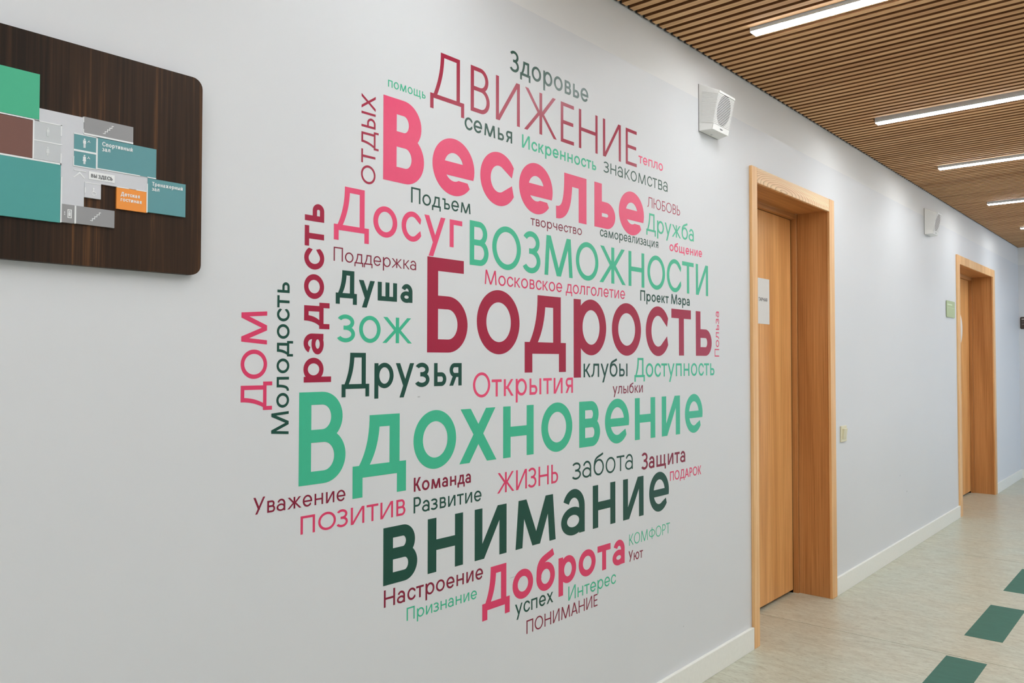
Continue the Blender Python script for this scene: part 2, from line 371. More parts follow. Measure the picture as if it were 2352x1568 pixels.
M_CAP = plain('slat_end_cap', (60, 52, 48), .6)
M_DARK = plain('ceiling_void', (30, 22, 18), .9, .1)
M_ALU = new_mat('anodised_aluminium', (.62, .64, .66), .35, .5, .7)
M_PROFILE = plain('painted_profile', (225, 230, 232), .5)
M_WHITEPL = plain('white_plastic', (240, 240, 238), .38, .5, noise=.01)
M_CREAM = plain('cream_plastic', (226, 220, 190), .35, .5, noise=.01)
M_BLACK = plain('black_mesh', (22, 22, 24), .7, .3)
M_GAP = plain('shadow_gap', (12, 9, 7), .9, .05)
M_WENGE = wood('dark_stained_wood', (36, 25, 17), (60, 41, 27), (116, 76, 42), 'z', 150, gain=.95, rough=.5, spec=.2)
VG = 1.26; VR = .34
INK = {'pink': plain('pink_vinyl', (212, 66, 106), VR, .42, VG, .015), 'shaded_pink': plain('shaded_pink_vinyl', (202, 52, 94), VR, .42, VG, .015),  # second pink: same vinyl, dimmer light put into its colour
       'crimson': plain('crimson_vinyl', (148, 12, 52), VR, .42, VG, .015), 'shaded_crimson': plain('shaded_crimson_vinyl', (120, 10, 46), VR, .42, VG, .015),  # second dark red: crimson vinyl again, dimmer light put into its colour
       'mint': plain('mint_vinyl', (54, 168, 132), VR, .42, VG, .015), 'green': plain('dark_green_vinyl', (4, 64, 52), VR, .42, VG, .015)}

def lino_material(name, green=False):
    m = new_mat(name, (.6, .6, .5), .33, .5); g = NT(m)
    geo = g.n('ShaderNodeNewGeometry')
    a = g.n('ShaderNodeMapping', {'Vector': geo.outputs['Position'], 'Scale': (30., 9., 1.)})
    n1 = g.n('ShaderNodeTexNoise', {'Vector': a.outputs[0], 'Scale': 1.0, 'Detail': 6.0, 'Roughness': .7, 'Distortion': .8})
    a2 = g.n('ShaderNodeMapping', {'Vector': geo.outputs['Position'], 'Scale': (120., 40., 1.)})
    n2 = g.n('ShaderNodeTexNoise', {'Vector': a2.outputs[0], 'Scale': 1.0, 'Detail': 4.0, 'Roughness': .6, 'Distortion': .5})
    n3 = g.n('ShaderNodeTexNoise', {'Vector': geo.outputs['Position'], 'Scale': 3.0, 'Detail': 3.0})
    if green:
        c = g.ramp(n1.outputs[0], [(.3, lin((44, 98, 84))), (.7, lin((54, 110, 95)))])
    else:
        base = g.ramp(n1.outputs[0], [(.28, lin((176, 173, 156))), (.48, lin((192, 192, 177))), (.66, lin((204, 206, 192)))])
        sp_ = g.ramp(n2.outputs[0], [(.0, (1, 1, 1)), (.53, (1, 1, 1)), (.63, (.76, .74, .70)), (.76, (.60, .58, .55))])
        mx = g.n('ShaderNodeMix', {0: .75, 6: base, 7: sp_}, data_type='RGBA', blend_type='MULTIPLY')
        tint = g.ramp(n3.outputs[0], [(.35, (1.0, .98, .93)), (.65, (.97, 1.0, .98))])
        m2 = g.n('ShaderNodeMix', {0: 1.0, 6: mx.outputs[2], 7: tint}, data_type='RGBA', blend_type='MULTIPLY'); c = m2.outputs[2]
    g.link(c, g.b.inputs['Base Color'])
    if green: g.b.inputs['Roughness'].default_value = .5; g.b.inputs['Specular IOR Level'].default_value = .3
    return m
M_LINO = lino_material('marbled_linoleum'); M_GREEN = lino_material('green_linoleum', True)

# ------------------------------------------------------------------ room shell
X0, X1, YR, ZC = -3.0, 10.56, -3.4, 2.583
WT = .30
D1 = (3.515, 4.53, 2.16); D2 = (7.62, 9.09, 2.16)      # rough openings
mb = MB()
for a, b_ in ((X0-.1, D1[0]), (D1[1], D2[0]), (D2[1], X1+.15)): mb.box(a, b_, 0, WT, -.05, 2.75)
for d in (D1, D2): mb.box(d[0], d[1], 0, WT, d[2], 2.75)
struct(mb.build('wall_left', M_WALL), 'long white corridor wall carrying the word cloud')
mb = MB(); mb.box(X1, X1+.15, YR-.2, 0, -.05, 2.75); struct(mb.build('wall_back', M_WALL), 'white end wall of the corridor')
mb = MB(); mb.box(X0-.1, X0, YR-.2, 0, -.05, 2.75); struct(mb.build('wall_front', M_WALL))
WX0, WX1, WZ0, WZ1 = 9.25, 10.40, .15, 1.95
mb = MB(); mb.box(X0-.1, WX0, YR-.2, YR, -.05, 2.75).box(WX1, X1, YR-.2, YR, -.05, 2.75).box(WX0, WX1, YR-.2, YR, -.05, WZ0).box(WX0, WX1, YR-.2, YR, WZ1, 2.75)
struct(mb.build('wall_right', M_WALL))
fr = MB(); t_ = .05
fr.box(WX0, WX1, YR-.12, YR-.06, WZ0, WZ0+t_).box(WX0, WX1, YR-.12, YR-.06, WZ1-t_, WZ1).box(WX0, WX0+t_, YR-.12, YR-.06, WZ0, WZ1).box(WX1-t_, WX1, YR-.12, YR-.06, WZ0, WZ1)
wf = fr.build('window_1', M_SKIRT); struct(wf)
glass = new_mat('window_glass', (1, 1, 1), .02, .5); glass.node_tree.nodes['Principled BSDF'].inputs['Transmission Weight'].default_value = 1.0; glass.node_tree.nodes['Principled BSDF'].inputs['IOR'].default_value = 1.02
MB().box(WX0+t_, WX1-t_, YR-.092, YR-.088, WZ0+t_, WZ1-t_).build('window_pane', glass, wf)

# floor: sub-floor, sheets of linoleum with seams, inlaid green strips
fl = MB().box(X0-.1, X1+.15, YR-.2, WT, -.05, -.003).build('floor', M_GAP); struct(fl, 'pale marbled linoleum floor with a row of green inlays')
seams = [X0, -.11, 1.94, 3.992, 6.11, 8.2, X1]
for a, b_ in zip(seams, seams[1:]):
    MB().box(a+.002, b_-.002, YR, WT, -.003, 0).build('linoleum_sheet', M_LINO, fl)
for k in range(-3, 7):
    a = 3.337+k*.980
    MB().box(a, a+.632, -.846, -.688, -.001, .0006).build('green_inlay', M_GREEN, fl)

# ceiling: dark void, timber slats with end caps, LED strips
ce = MB().box(X0-.1, X1+.15, YR-.2, 0, 2.665, 2.72).build('ceiling', M_DARK); struct(ce, 'ceiling of timber slats running across the corridor')
LX = [-1.56, -.02, 1.41, 2.937, 4.487, 5.82, 7.40, 8.93]
PITCH_S, SW, SH = .05215, .0305, .060
y_end = .004
def slat_mesh(ya, yb):
    m_ = MB().box(-SW/2, SW/2, yb, ya, ZC, ZC+SH); me = m_.mesh('slat'); me.materials.append(M_SLAT); me.materials.append(M_SLAT_SHADE)
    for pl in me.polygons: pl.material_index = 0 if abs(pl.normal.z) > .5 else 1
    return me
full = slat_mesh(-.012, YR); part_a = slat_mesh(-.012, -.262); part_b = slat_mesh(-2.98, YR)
capm = MB().box(-SW/2+.001, SW/2-.001, -.012, -.004, ZC+.001, ZC+SH).mesh('end_cap'); capm.materials.append(M_CAP)
k0 = int((X0-2.405)/PITCH_S)+1
n_sl = 0
for k in range(k0, 200):
    x = 2.4215+k*PITCH_S
    if x > X1-.02: break
    hit = any(abs(x-l) < .025+SW/2 for l in LX)
    for me in ((part_a, part_b) if hit else (full,)):
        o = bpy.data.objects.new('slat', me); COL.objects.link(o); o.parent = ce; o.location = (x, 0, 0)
        if me is not part_b and x > 2.2:
            c_ = bpy.data.objects.new('end_cap', capm); COL.objects.link(c_); c_.parent = o
ORD = ['behind the viewpoint near the far left end', 'straight above the viewpoint', 'just left of the ceiling in view', 'nearest one in the picture, at the top edge of it',
       'second nearest in the picture', 'third nearest in the picture', 'fourth nearest, seen above the far speaker', 'farthest one, by the end wall']
for lx, od in zip(LX, ORD):
    t = thing('strip_light', 'white LED ceiling strip, '+od, 'light', (lx, -1.62, ZC), 'LED strip lights between the ceiling slats')
    ya, yb = -.270, -2.97
    P(MB().box(lx-.026, lx-.0245, yb, ya, ZC-.0135, ZC+.04).box(lx+.0245, lx+.026, yb, ya, ZC-.0135, ZC+.04).box(lx-.026, lx+.026, yb, ya, ZC+.04, ZC+.043), 'housing', M_PROFILE, t)
    P(MB().box(lx-.026, lx+.026, ya, ya+.003, ZC-.0165, ZC+.043), 'end_cap', M_WHITEPL, t)
    P(MB().box(lx-.026, lx+.026, yb-.003, yb, ZC-.0165, ZC+.043), 'end_cap', M_WHITEPL, t)
    P(MB().box(lx-.0244, lx+.0244, yb, ya, ZC-.0165, ZC-.0075), 'diffuser', LAMP_E, t)

# skirting
def skirting(name, a, b_, joints=()):
    root = MB().box(a, b_, -.0145, 0, 0, .098)
    o = root.build(name, M_SKIRT, bevel=.0015); struct(o)
    return o
skirting('baseboard_left', X0, 3.484)
cuts = [4.570, 5.055, 7.543]
s_ = skirting('baseboard_left.001', 4.570, 5.0545)
s_ = skirting('baseboard_left.002', 5.0555, 7.543)
skirting('baseboard_left.003', 9.135, X1)
struct(MB().box(X1-.0145, X1, YR, -.0145, 0, .098).build('baseboard_back', M_SKIRT, bevel=.0015))
struct(MB().box(X0, WX0, YR, YR+.0145, 0, .098).build('baseboard_right', M_SKIRT, bevel=.0015))

# ------------------------------------------------------------------ doors
def make_door(name, xo0, xi0, xi1, xo1, zi, zo, head_mat, label, leaf_split=None, leaf_z0=.017):
    """xo = outer, xi = inner casing edges; oak casing, deep reveal, stop and flush leaf"""
    root = bpy.data.objects.new(name, None); COL.objects.link(root); root.location = ((xo0+xo1)/2, 0, 0); struct(root, label)
    yc = -.015; yr = .17; yl = .20
    P(MB().box(xo0, xi0, yc, 0, .0, zo), 'casing', M_OAK_FR, root, .002)
    P(MB().box(xi1, xo1, yc, 0, .0, zo), 'casing', M_OAK_FR, root, .002)
    P(MB().box(xi0+.0008, xi1-.0008, yc+.0004, 0, zi, zo-.001), 'head_casing', head_mat, root, .0015)
    ri0, ri1, rz = xi0+.006, xi1+.006-.012+.012, zi+.006
    ri1 = xi1+.006
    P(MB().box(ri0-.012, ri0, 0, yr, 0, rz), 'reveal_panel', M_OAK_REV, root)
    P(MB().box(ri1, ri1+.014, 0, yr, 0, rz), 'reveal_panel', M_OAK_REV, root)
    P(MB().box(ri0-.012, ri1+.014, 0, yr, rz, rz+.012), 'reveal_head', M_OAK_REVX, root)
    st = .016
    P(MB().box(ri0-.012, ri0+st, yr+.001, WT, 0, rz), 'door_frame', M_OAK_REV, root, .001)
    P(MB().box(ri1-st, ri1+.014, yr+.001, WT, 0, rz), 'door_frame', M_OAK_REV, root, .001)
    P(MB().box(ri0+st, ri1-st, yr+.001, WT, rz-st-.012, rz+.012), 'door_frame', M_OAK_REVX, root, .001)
    a, b_ = ri0+st+.006, ri1-st-.006; top = rz-st-.0145
    edges = [a, b_] if not leaf_split else [a, leaf_split, b_]
    for i, (p, q) in enumerate(zip(edges, edges[1:])):
        leaf = P(MB().box(p+(.0015 if i else 0), q-(.0015 if leaf_split and i == 0 else 0), yl, yl+.04, leaf_z0, top), 'door_leaf', M_OAK, root, .001)
    P(MB().box(a-.004, b_+.004, yl+.045, WT-.005, .0, top+.006), 'dark_gap', M_GAP, root)
    sl = MB().box(a-.0058, a-.0004, yl+.001, yl+.04, 0, top+.004).box(b_+.0004, b_+.0058, yl+.001, yl+.04, 0, top+.004).box(a, b_, yl+.001, yl+.04, top+.0003, top+.0022)
    P(sl, 'gap_shade_strip', M_GAP, root)  # near-black strips round the leaf, painting the shade line of its gap
    # handle on the hinge-free side, hidden behind the near casing from here
    hx = p+.07 if not leaf_split else leaf_split-.07
    hd = P(MB().box(hx-.011, hx+.011, yl-.05, yl, 1.0, 1.022), 'handle', M_ALU, root, .003)
    P(MB().box(hx-.011, hx+.12, yl-.062, yl-.048, 1.0, 1.022), 'lever', M_ALU, hd, .004)
    return root
d1 = make_door('door_1', 3.487, 3.544, 4.492, 4.566, 2.130, 2.2015, M_OAK_HEAD, 'nearer oak door with a white paper sign, in a deep oak-lined opening')
d2 = make_door('door_2', 7.545, 7.628, 9.045, 9.128, 2.132, 2.2050, M_OAK_FR, 'farther and wider oak door near the corridor end', leaf_split=8.34)

# paper sign on the nearer door
t = thing('paper_sign', 'white paper sign with black capitals stuck on the nearer oak door', 'sign', (4.06, .199, 1.62))
P(MB().box(3.90, 4.176, .1985, .1995, 1.500, 1.742), 'sheet', plain('paper', (226, 226, 224), .6, .3, noise=.01), t)
INKB = plain('black_print', (24, 24, 26), .5)
print_text('ТАРНАЯ', 4.037, 4.146, 1.6205, .0185, .15, INKB, t, .1985)

# round white sign on the far door
t = thing('round_sign', 'round white sign on the farther oak door, half hidden by its casing', 'sign', (8.568, .1995, 1.617))
P(MB().prism([(8.568+.166*math.cos(math.radians(a)), 1.617+.166*math.sin(math.radians(a))) for a in range(0, 360, 9)], .196, .1995), 'plate', M_WHITEPL, t)

# ------------------------------------------------------------------ evacuation-style floor plan board
t = thing('floor_plan_board', 'dark stained wooden floor plan board with coloured room plates on the wall at left', 'sign', (.40, 0, 1.68))
YB, YP = -.020, -.0243
P(MB().prism(rrect(-.02, .8218, 1.4748, 1.8785, .021), YB, -.004), 'backing_board', M_WENGE, t)
P(MB().box(.05, .09, -.004, 0, 1.55, 1.80).box(.70, .74, -.004, 0, 1.55, 1.80), 'mounting_batten', M_DARK, t)
def ink(n, c, r=.45): return plain(n, c, r, .35, 1.08, .01)
K_GREEN, K_BROWN, K_TEAL = ink('plan_green', (72, 176, 138)), ink('plan_brown', (118, 82, 74)), ink('plan_teal', (78, 156, 152))
K_TEAL2, K_GREY, K_LIGHT = ink('plan_blue_teal', (96, 150, 156)), ink('plan_grey', (148, 148, 150)), ink('plan_light_grey', (204, 206, 212))
K_ORANGE, K_WHITE, K_CELL = ink('plan_orange', (240, 150, 66)), ink('plan_white', (232, 234, 236)), ink('plan_pale_grey', (194, 198, 202))
# light grey corridor plate: an outline with notches
cor = [(.5165, 1.7449), (.5906, 1.7462), (.5906, 1.7125), (.5744, 1.7125), (.5744, 1.6535), (.6140, 1.6535), (.7080, 1.6600), (.7080, 1.6287), (.6224, 1.6287), (.6224, 1.5998), (.5928, 1.5998), (.5928, 1.5815),
       (.5522, 1.5815), (.5522, 1.7225), (.5165, 1.7225)]
P(MB().box(.5165, .5906, -.0236, YB, 1.7225, 1.7456).box(.5748, .5906, -.0236, YB, 1.7110, 1.7225).box(.5522, .5748, -.0236, YB, 1.5490, 1.7225).box(.5748, .7100, -.0236, YB, 1.6285, 1.6575).box(.5748, .5928, -.0236, YB, 1.5815, 1.6285).box(.5928, .6224, -.0236, YB, 1.5998, 1.6285), 'corridor_plate', K_LIGHT, t)
def plate(name, x0, x1, z0, z1, m, lab=None):
    o = P(MB().box(x0, x1, YP, YB, z0, z1), name, m, t)
    if lab: o['label'] = lab
    return o
plate('room_plate', .06, .5165, 1.7248, 1.8050, K_GREEN, 'green room plate at the top')
plate('room_plate', .20, .5064, 1.6548, 1.7210, K_BROWN, 'brown room plate')
plate('room_plate', .10, .5526, 1.5475, 1.6512, K_TEAL, 'large teal room plate at bottom left')
plate('room_plate', .5087, .5522, 1.6885, 1.7215, K_CELL, 'pale grey cell'); plate('room_plate', .5087, .5522, 1.6548, 1.6868, K_CELL, 'pale grey cell')
sg = plate('stair_plate', .5909, .6802, 1.7180, 1.7478, K_GREY)
c1 = plate('room_plate', .5746, .6126, 1.6850, 1.7125, K_TEAL2, 'small teal changing room plate'); c2 = plate('room_plate', .5750, .6126, 1.6553, 1.6815, K_TEAL2, 'small teal changing room plate')
sp_plate = plate('room_plate', .6154, .7253, 1.6568, 1.7140, K_TEAL2, 'teal plate of the sports hall')
gym = plate('room_plate', .7090, .7856, 1.5889, 1.6551, K_TEAL2, 'teal plate of the gym')
orr = plate('room_plate', .6508, .7083, 1.5871, 1.6278, K_ORANGE, 'orange room plate')
lift = plate('lift_plate', .5552, .5769, 1.5492, 1.5820, K_GREY); st2 = plate('stair_plate', .5795, .6473, 1.5496, 1.5820, K_GREY)
lab = plate('you_are_here_label', .6006, .6467, 1.6345, 1.6490, K_WHITE)
acc = plate('room_plate', .5936, .6222, 1.6000, 1.6270, K_LIGHT, 'pale grey accessible toilet plate')
ln = MB(); w_ = .0011; YL = -.0247
for (x0, x1, z0, z1) in ((.20, .5165, 1.7218, 1.7240), (.5064, .5087, 1.6535, 1.7218), (.5087, .5535, 1.7215, 1.7232), (.5087, .5545, 1.6868, 1.6885), (.10, .5535, 1.6512, 1.6542),
                         (.5516, .5535, 1.7030, 1.7232), (.5516, .5535, 1.6512, 1.6720), (.5909, .6802, 1.7150, 1.7180), (.5735, .6154, 1.7125, 1.7142), (.5735, .6126, 1.6815, 1.6850),
                         (.6126, .6154, 1.6540, 1.7140), (.5735, .6154, 1.6536, 1.6553), (.6154, .6940, 1.6556, 1.6574), (.7080, .7253, 1.6556, 1.6574), (.5735, .5748, 1.6550, 1.6720),
                         (.7070, .7092, 1.5875, 1.6440), (.6508, .6730, 1.6274, 1.6290), (.6870, .7080, 1.6274, 1.6290), (.5530, .5552, 1.5480, 1.6300), (.5769, .5795, 1.5492, 1.5815), (.5936, .6222, 1.6266, 1.6280),
                         (.5936, .5950, 1.6080, 1.6180), (.5746, .5955, 1.6460, 1.6472), (.5894, .5909, 1.7370, 1.7470), (.5894, .5909, 1.7170, 1.7250)):
    ln.box(x0, x1, YL, YB, z0, z1)
P(ln, 'wall_lines', K_WHITE, t)
YG = YP
def flat(quads, name, par, mat=None):
    L = Vector((0, 0, 0)); p = par
    while p: L = L+p.location; p = p.parent
    me = letter_mesh(quads, lambda u, v, d: (u-L.x, YG-d-L.y, v-L.z), .0006); o = bpy.data.objects.new(name, me); COL.objects.link(o); me.materials.append(mat or K_WHITE); o.parent = par
    return o
print_text('Спортивный', .6234, .6790, 1.7000, .0082, .17, K_WHITE, sp_plate, YP); print_text('зал', .6234, .6378, 1.6905, .0082, .17, K_WHITE, sp_plate, YP)
print_text('Тренажерный', .7174, .7792, 1.6414, .0078, .17, K_WHITE, gym, YP); print_text('зал', .7174, .7318, 1.6318, .0078, .17, K_WHITE, gym, YP)
print_text('Детская', .6582, .6938, 1.6126, .0076, .17, K_WHITE, orr, YP); print_text('гостиная', .6582, .6974, 1.6025, .0076, .17, K_WHITE, orr, YP)
print_text('ВЫ ЗДЕСЬ', .6046, .6427, 1.6382, .0066, .16, ink('plan_dark_print', (92, 94, 98)), lab, YP)
def stairs(x0, x1, z0, z1, n=4):
    q = []; dx = (x1-x0)/(n+.6); dz = (z1-z0)/n; t_ = .0012
    for i in range(n+1): q += q_rect(x0+i*dx-(t_/2 if i else 0), z0+i*dz, x0+(i+(1 if i < n else .6))*dx+t_/2, z0+i*dz+t_)
    for i in range(n): q += q_rect(x0+(i+1)*dx-t_/2, z0+i*dz, x0+(i+1)*dx+t_/2, z0+(i+1)*dz+t_)
    return q
flat(stairs(.6240, .6430, 1.7232, 1.7400), 'stair_symbol', sg); flat(stairs(.6037, .6221, 1.5575, 1.5738), 'stair_symbol', st2)
def disc(cx, cz, r): return [[(cx, cz), (cx+r*math.cos(math.radians(a)), cz+r*math.sin(math.radians(a))), (cx+r*math.cos(math.radians(a+15)), cz+r*math.sin(math.radians(a+15))), (cx+r*math.cos(math.radians(a+30)), cz+r*math.sin(math.radians(a+30)))] for a in range(0, 360, 30)]
def figure(cx, cz, s, skirt=False, hanger=True):
    q = disc(cx, cz+s*.46, s*.09)+q_rect(cx-s*.15, cz-s*.02, cx+s*.15, cz+s*.34)+q_rect(cx-s*.10, cz-s*.5, cx-s*.015, cz)+q_rect(cx+s*.015, cz-s*.5, cx+s*.10, cz)
    if skirt: q += [[(cx-s*.20, cz-s*.16), (cx+s*.20, cz-s*.16), (cx+s*.10, cz+s*.15), (cx-s*.10, cz+s*.15)]]
    if hanger:
        hx, hz = cx+s*.46, cz+s*.30
        q += q_rect(hx-s*.02, hz, hx+s*.02, hz+s*.16)+[[(hx-s*.17, hz-s*.10), (hx-s*.13, hz-s*.14), (hx+s*.02, hz), (hx-s*.02, hz+s*.05)], [(hx+s*.13, hz-s*.14), (hx+s*.17, hz-s*.10), (hx+s*.02, hz+s*.05), (hx-s*.02, hz)]]
    return q
flat(figure(.5921, 1.6983, .0165), 'changing_room_symbol', c1); flat(figure(.5923, 1.6683, .0160, True), 'changing_room_symbol', c2)
for z, sk in ((1.7055, False), (1.6710, True)):
    YG = YP; o = flat(figure(.5307, z, .0150, sk, False), 'toilet_symbol', t, ink('plan_faint_white', (214, 218, 220)))
flat(q_rect(.5648, 1.5577, .5720, 1.5592)+q_rect(.5648, 1.5592, .5662, 1.5734)+q_rect(.5706, 1.5592, .5720, 1.5734)+q_rect(.5662, 1.5718, .5706, 1.5734)+disc(.5684, 1.5696, .0012)+q_rect(.5670, 1.5610, .5698, 1.5680)
     + [[(.5588, 1.5665), (.5612, 1.5665), (.56005, 1.5690), (.56005, 1.5690)], [(.5588, 1.5645), (.56005, 1.5620), (.56005, 1.5620), (.5612, 1.5645)]], 'lift_symbol', lift)
flat(disc(.6090, 1.6178, .0014)+q_rect(.6083, 1.6110, .6097, 1.6165)+q_rect(.6090, 1.6110, .6125, 1.6122)+q_para(.6136, 1.6062, .6118, 1.6118, .0012)+q_ring(.6095, 1.6090, .0040, .0040, .0010, .0010, 100, 340), 'wheelchair_symbol', acc)
YG = -.0236
flat([[(.5735, 1.6330), (.5758, 1.6330), (.5854, 1.6424), (.5848, 1.6452)], [(.5927, 1.6335), (.5950, 1.6335), (.5848, 1.6452), (.5843, 1.6424)]], 'arrow_symbol', t)

# ------------------------------------------------------------------ loudspeakers
def make_speaker(dx, label):
    x0, x1 = 3.000+dx, 3.172+dx; t = thing('wall_speaker', label, 'loudspeaker', ((x0+x1)/2, 0, 2.353), 'white wall loudspeakers under the ceiling')
    zb, zt = 2.254, 2.452
    P(MB().box(x0+.001, x1-.001, -.003, 0, zb+.001, zt-.001), 'back_plate', plain('speaker_back_grey', (150, 150, 148), .6), t)
    ax0, ax1 = x0+.014, x1-.014
    ft, fb, ztf, zbf = -.086, -.053, 2.411, 2.257
    ln = lambda a, b, s: a+(b-a)*s
    body = MB().hexa([(ax0, fb, zbf), (ax1, fb, zbf), (x1, -.003, zb), (x0, -.003, zb), (ax0, ft, ztf), (ax1, ft, ztf), (x1, -.003, zt), (x0, -.003, zt)])
    P(body, 'housing', M_WHITEPL, t, .002)
    # front face frame and ribs: s runs from bottom to top of the sloping face
    def fp(x, s, d):        # point d in front of the sloping front face
        ny, nz = -(ztf-zbf), (ft-fb); l = math.hypot(ny, nz); ny /= l; nz /= l
        return (x, ln(fb, ft, s)+ny*d, ln(zbf, ztf, s)+nz*d)
    cx = (ax0+ax1)/2; n = 20
    # dark round opening behind the ribs
    m_ = MB(); pts = [(cx+.058*math.cos(math.radians(a)), .56+.40*math.sin(math.radians(a))) for a in range(0, 360, 12)]
    m_.v = [fp(x, s, .0010) for x, s in pts]; m_.f = [tuple(range(len(pts)))]
    P(m_, 'cone_opening', M_BLACK, t)
    rb = MB()
    lo, hi = .17, .94
    for i in range(n):
        s0 = lo+(hi-lo)*i/n; s1 = s0+(hi-lo)/n*.50
        a = [fp(ax0, s0, 0), fp(ax1, s0, 0), fp(ax1, s0, .0026), fp(ax0, s0, .0026), fp(ax0, s1, 0), fp(ax1, s1, 0), fp(ax1, s1, .0026), fp(ax0, s1, .0026)]
        rb.hexa([a[3], a[2], a[1], a[0], a[7], a[6], a[5], a[4]])
        for sgn, xb, xf in ((-1, x0, ax0), (1, x1, ax1)):
            # side ribs from near the wall to the front corner
            zA0, zA1 = ln(zb+.036, zt-.030, i/n), ln(zb+.036, zt-.030, i/n+.52/n)
            k = .16
            pB = lambda z: (ln(xb, xf, k)+sgn*.0026, ln(-.006, ln(fb, ft, (z-zb)/(zt-zb)), k), z)
            f0, f1 = fp(xf, s0, .002), fp(xf, s1, .002); o_ = sgn*.0026
            q = [(pB(zA0)[0]-o_, pB(zA0)[1], zA0), (f0[0], f0[1], f0[2]), (f0[0]+o_, f0[1], f0[2]), (pB(zA0)[0], pB(zA0)[1], zA0),
                 (pB(zA1)[0]-o_, pB(zA1)[1], zA1), (f1[0], f1[1], f1[2]), (f1[0]+o_, f1[1], f1[2]), (pB(zA1)[0], pB(zA1)[1], zA1)]
            rb.hexa(q)
    g_ = P(rb, 'grille_ribs', M_WHITEPL, t)
    # plain top and bottom bands, little dark emblem, screw
    for s0, s1 in ((.94, 1.0), (.0, .15)):
        a = [fp(ax0, s0, .0045), fp(ax1, s0, .0045), fp(ax1, s0, 0), fp(ax0, s0, 0), fp(ax0, s1, .0045), fp(ax1, s1, .0045), fp(ax1, s1, 0), fp(ax0, s1, 0)]
        P(MB().hexa(a), 'front_band', M_WHITEPL, t, .001)
    e = MB()
    for (u0, u1, v0, v1) in ((-.012, .002, .075, .090), (-.006, .010, .058, .075), (.004, .014, .066, .084)):
        e.hexa([fp(cx+u0, v0, .0052), fp(cx+u1, v0, .0052), fp(cx+u1, v0, .0044), fp(cx+u0, v0, .0044), fp(cx+u0, v1, .0052), fp(cx+u1, v1, .0052), fp(cx+u1, v1, .0044), fp(cx+u0, v1, .0044)])
    P(e, 'emblem', plain('emblem_grey', (96, 96, 98), .5), t)
    P(MB().box(cx-.0035, cx+.0035, -.020, -.011, zb-.0006, zb+.004), 'screw', M_ALU, t)
    return t
make_speaker(0, 'near white louvred wall loudspeaker to the upper left of the nearer door')
make_speaker(3.545, 'far white louvred wall loudspeaker between the two doors')

# ------------------------------------------------------------------ light switch, door signs
t = thing('light_switch', 'cream light switch on the wall just right of the nearer door', 'switch', (4.72, 0, .89))
P(MB().box(4.672, 4.762, -.009, 0, .843, .934), 'plate', M_CREAM, t, .003)
P(MB().hexa([(4.690, -.012, .858), (4.744, -.012, .858), (4.744, -.009, .858), (4.690, -.009, .858), (4.690, -.020, .918), (4.744, -.020, .918), (4.744, -.009, .918), (4.690, -.009, .918)]), 'rocker', M_CREAM, t, .001)

t = thing('green_door_sign', 'small pale green sign plate on the wall before the farther door', 'sign', (7.325, 0, 1.73))
K_SAGE = ink('sage_plate', (172, 186, 146)); K_SAGE2 = ink('sage_print', (212, 226, 196))
P(MB().box(7.190, 7.455, -.003, 0, 1.668, 1.790), 'spacer', plain('dark_edge', (60, 62, 60), .5), t)
P(MB().prism(rrect(7.183, 7.460, 1.662, 1.797, .012), -.008, -.003), 'plate', K_SAGE, t)
P(MB().box(7.205, 7.440, -.0086, -.008, 1.7405, 1.7425), 'rule_line', K_SAGE2, t)
P(MB().box(7.205, 7.365, -.0086, -.008, 1.762, 1.771), 'printed_line', K_SAGE2, t)

t = thing('dark_door_sign', 'dark brown sign plate at the left edge of the end wall', 'sign', (X1, -.12, 1.735))
K_DB = plain('dark_brown_plate', (66, 50, 42), .4); K_PALE = plain('pale_print', (190, 182, 172), .5)
pts = rrect(-.205, -.014, 1.668, 1.804, .014)
m_ = MB(); k = len(pts); m_.v = [(X1-.010, a, c) for a, c in pts]+[(X1, a, c) for a, c in pts]
m_.f = [tuple(range(k)), tuple(reversed(range(k, 2*k)))]+[(i, k+i, k+(i+1) % k, (i+1) % k) for i in range(k)]
P(m_, 'plate', K_DB, t)
P(MB().box(X1-.0106, X1-.010, -.120, -.030, 1.772, 1.785), 'printed_line', K_PALE, t)
P(MB().box(X1-.0106, X1-.010, -.190, -.030, 1.748, 1.750), 'rule_line', K_PALE, t)
P(MB().box(X1-.0106, X1-.010, -.150, -.030, 1.720, 1.724), 'printed_line', K_PALE, t)

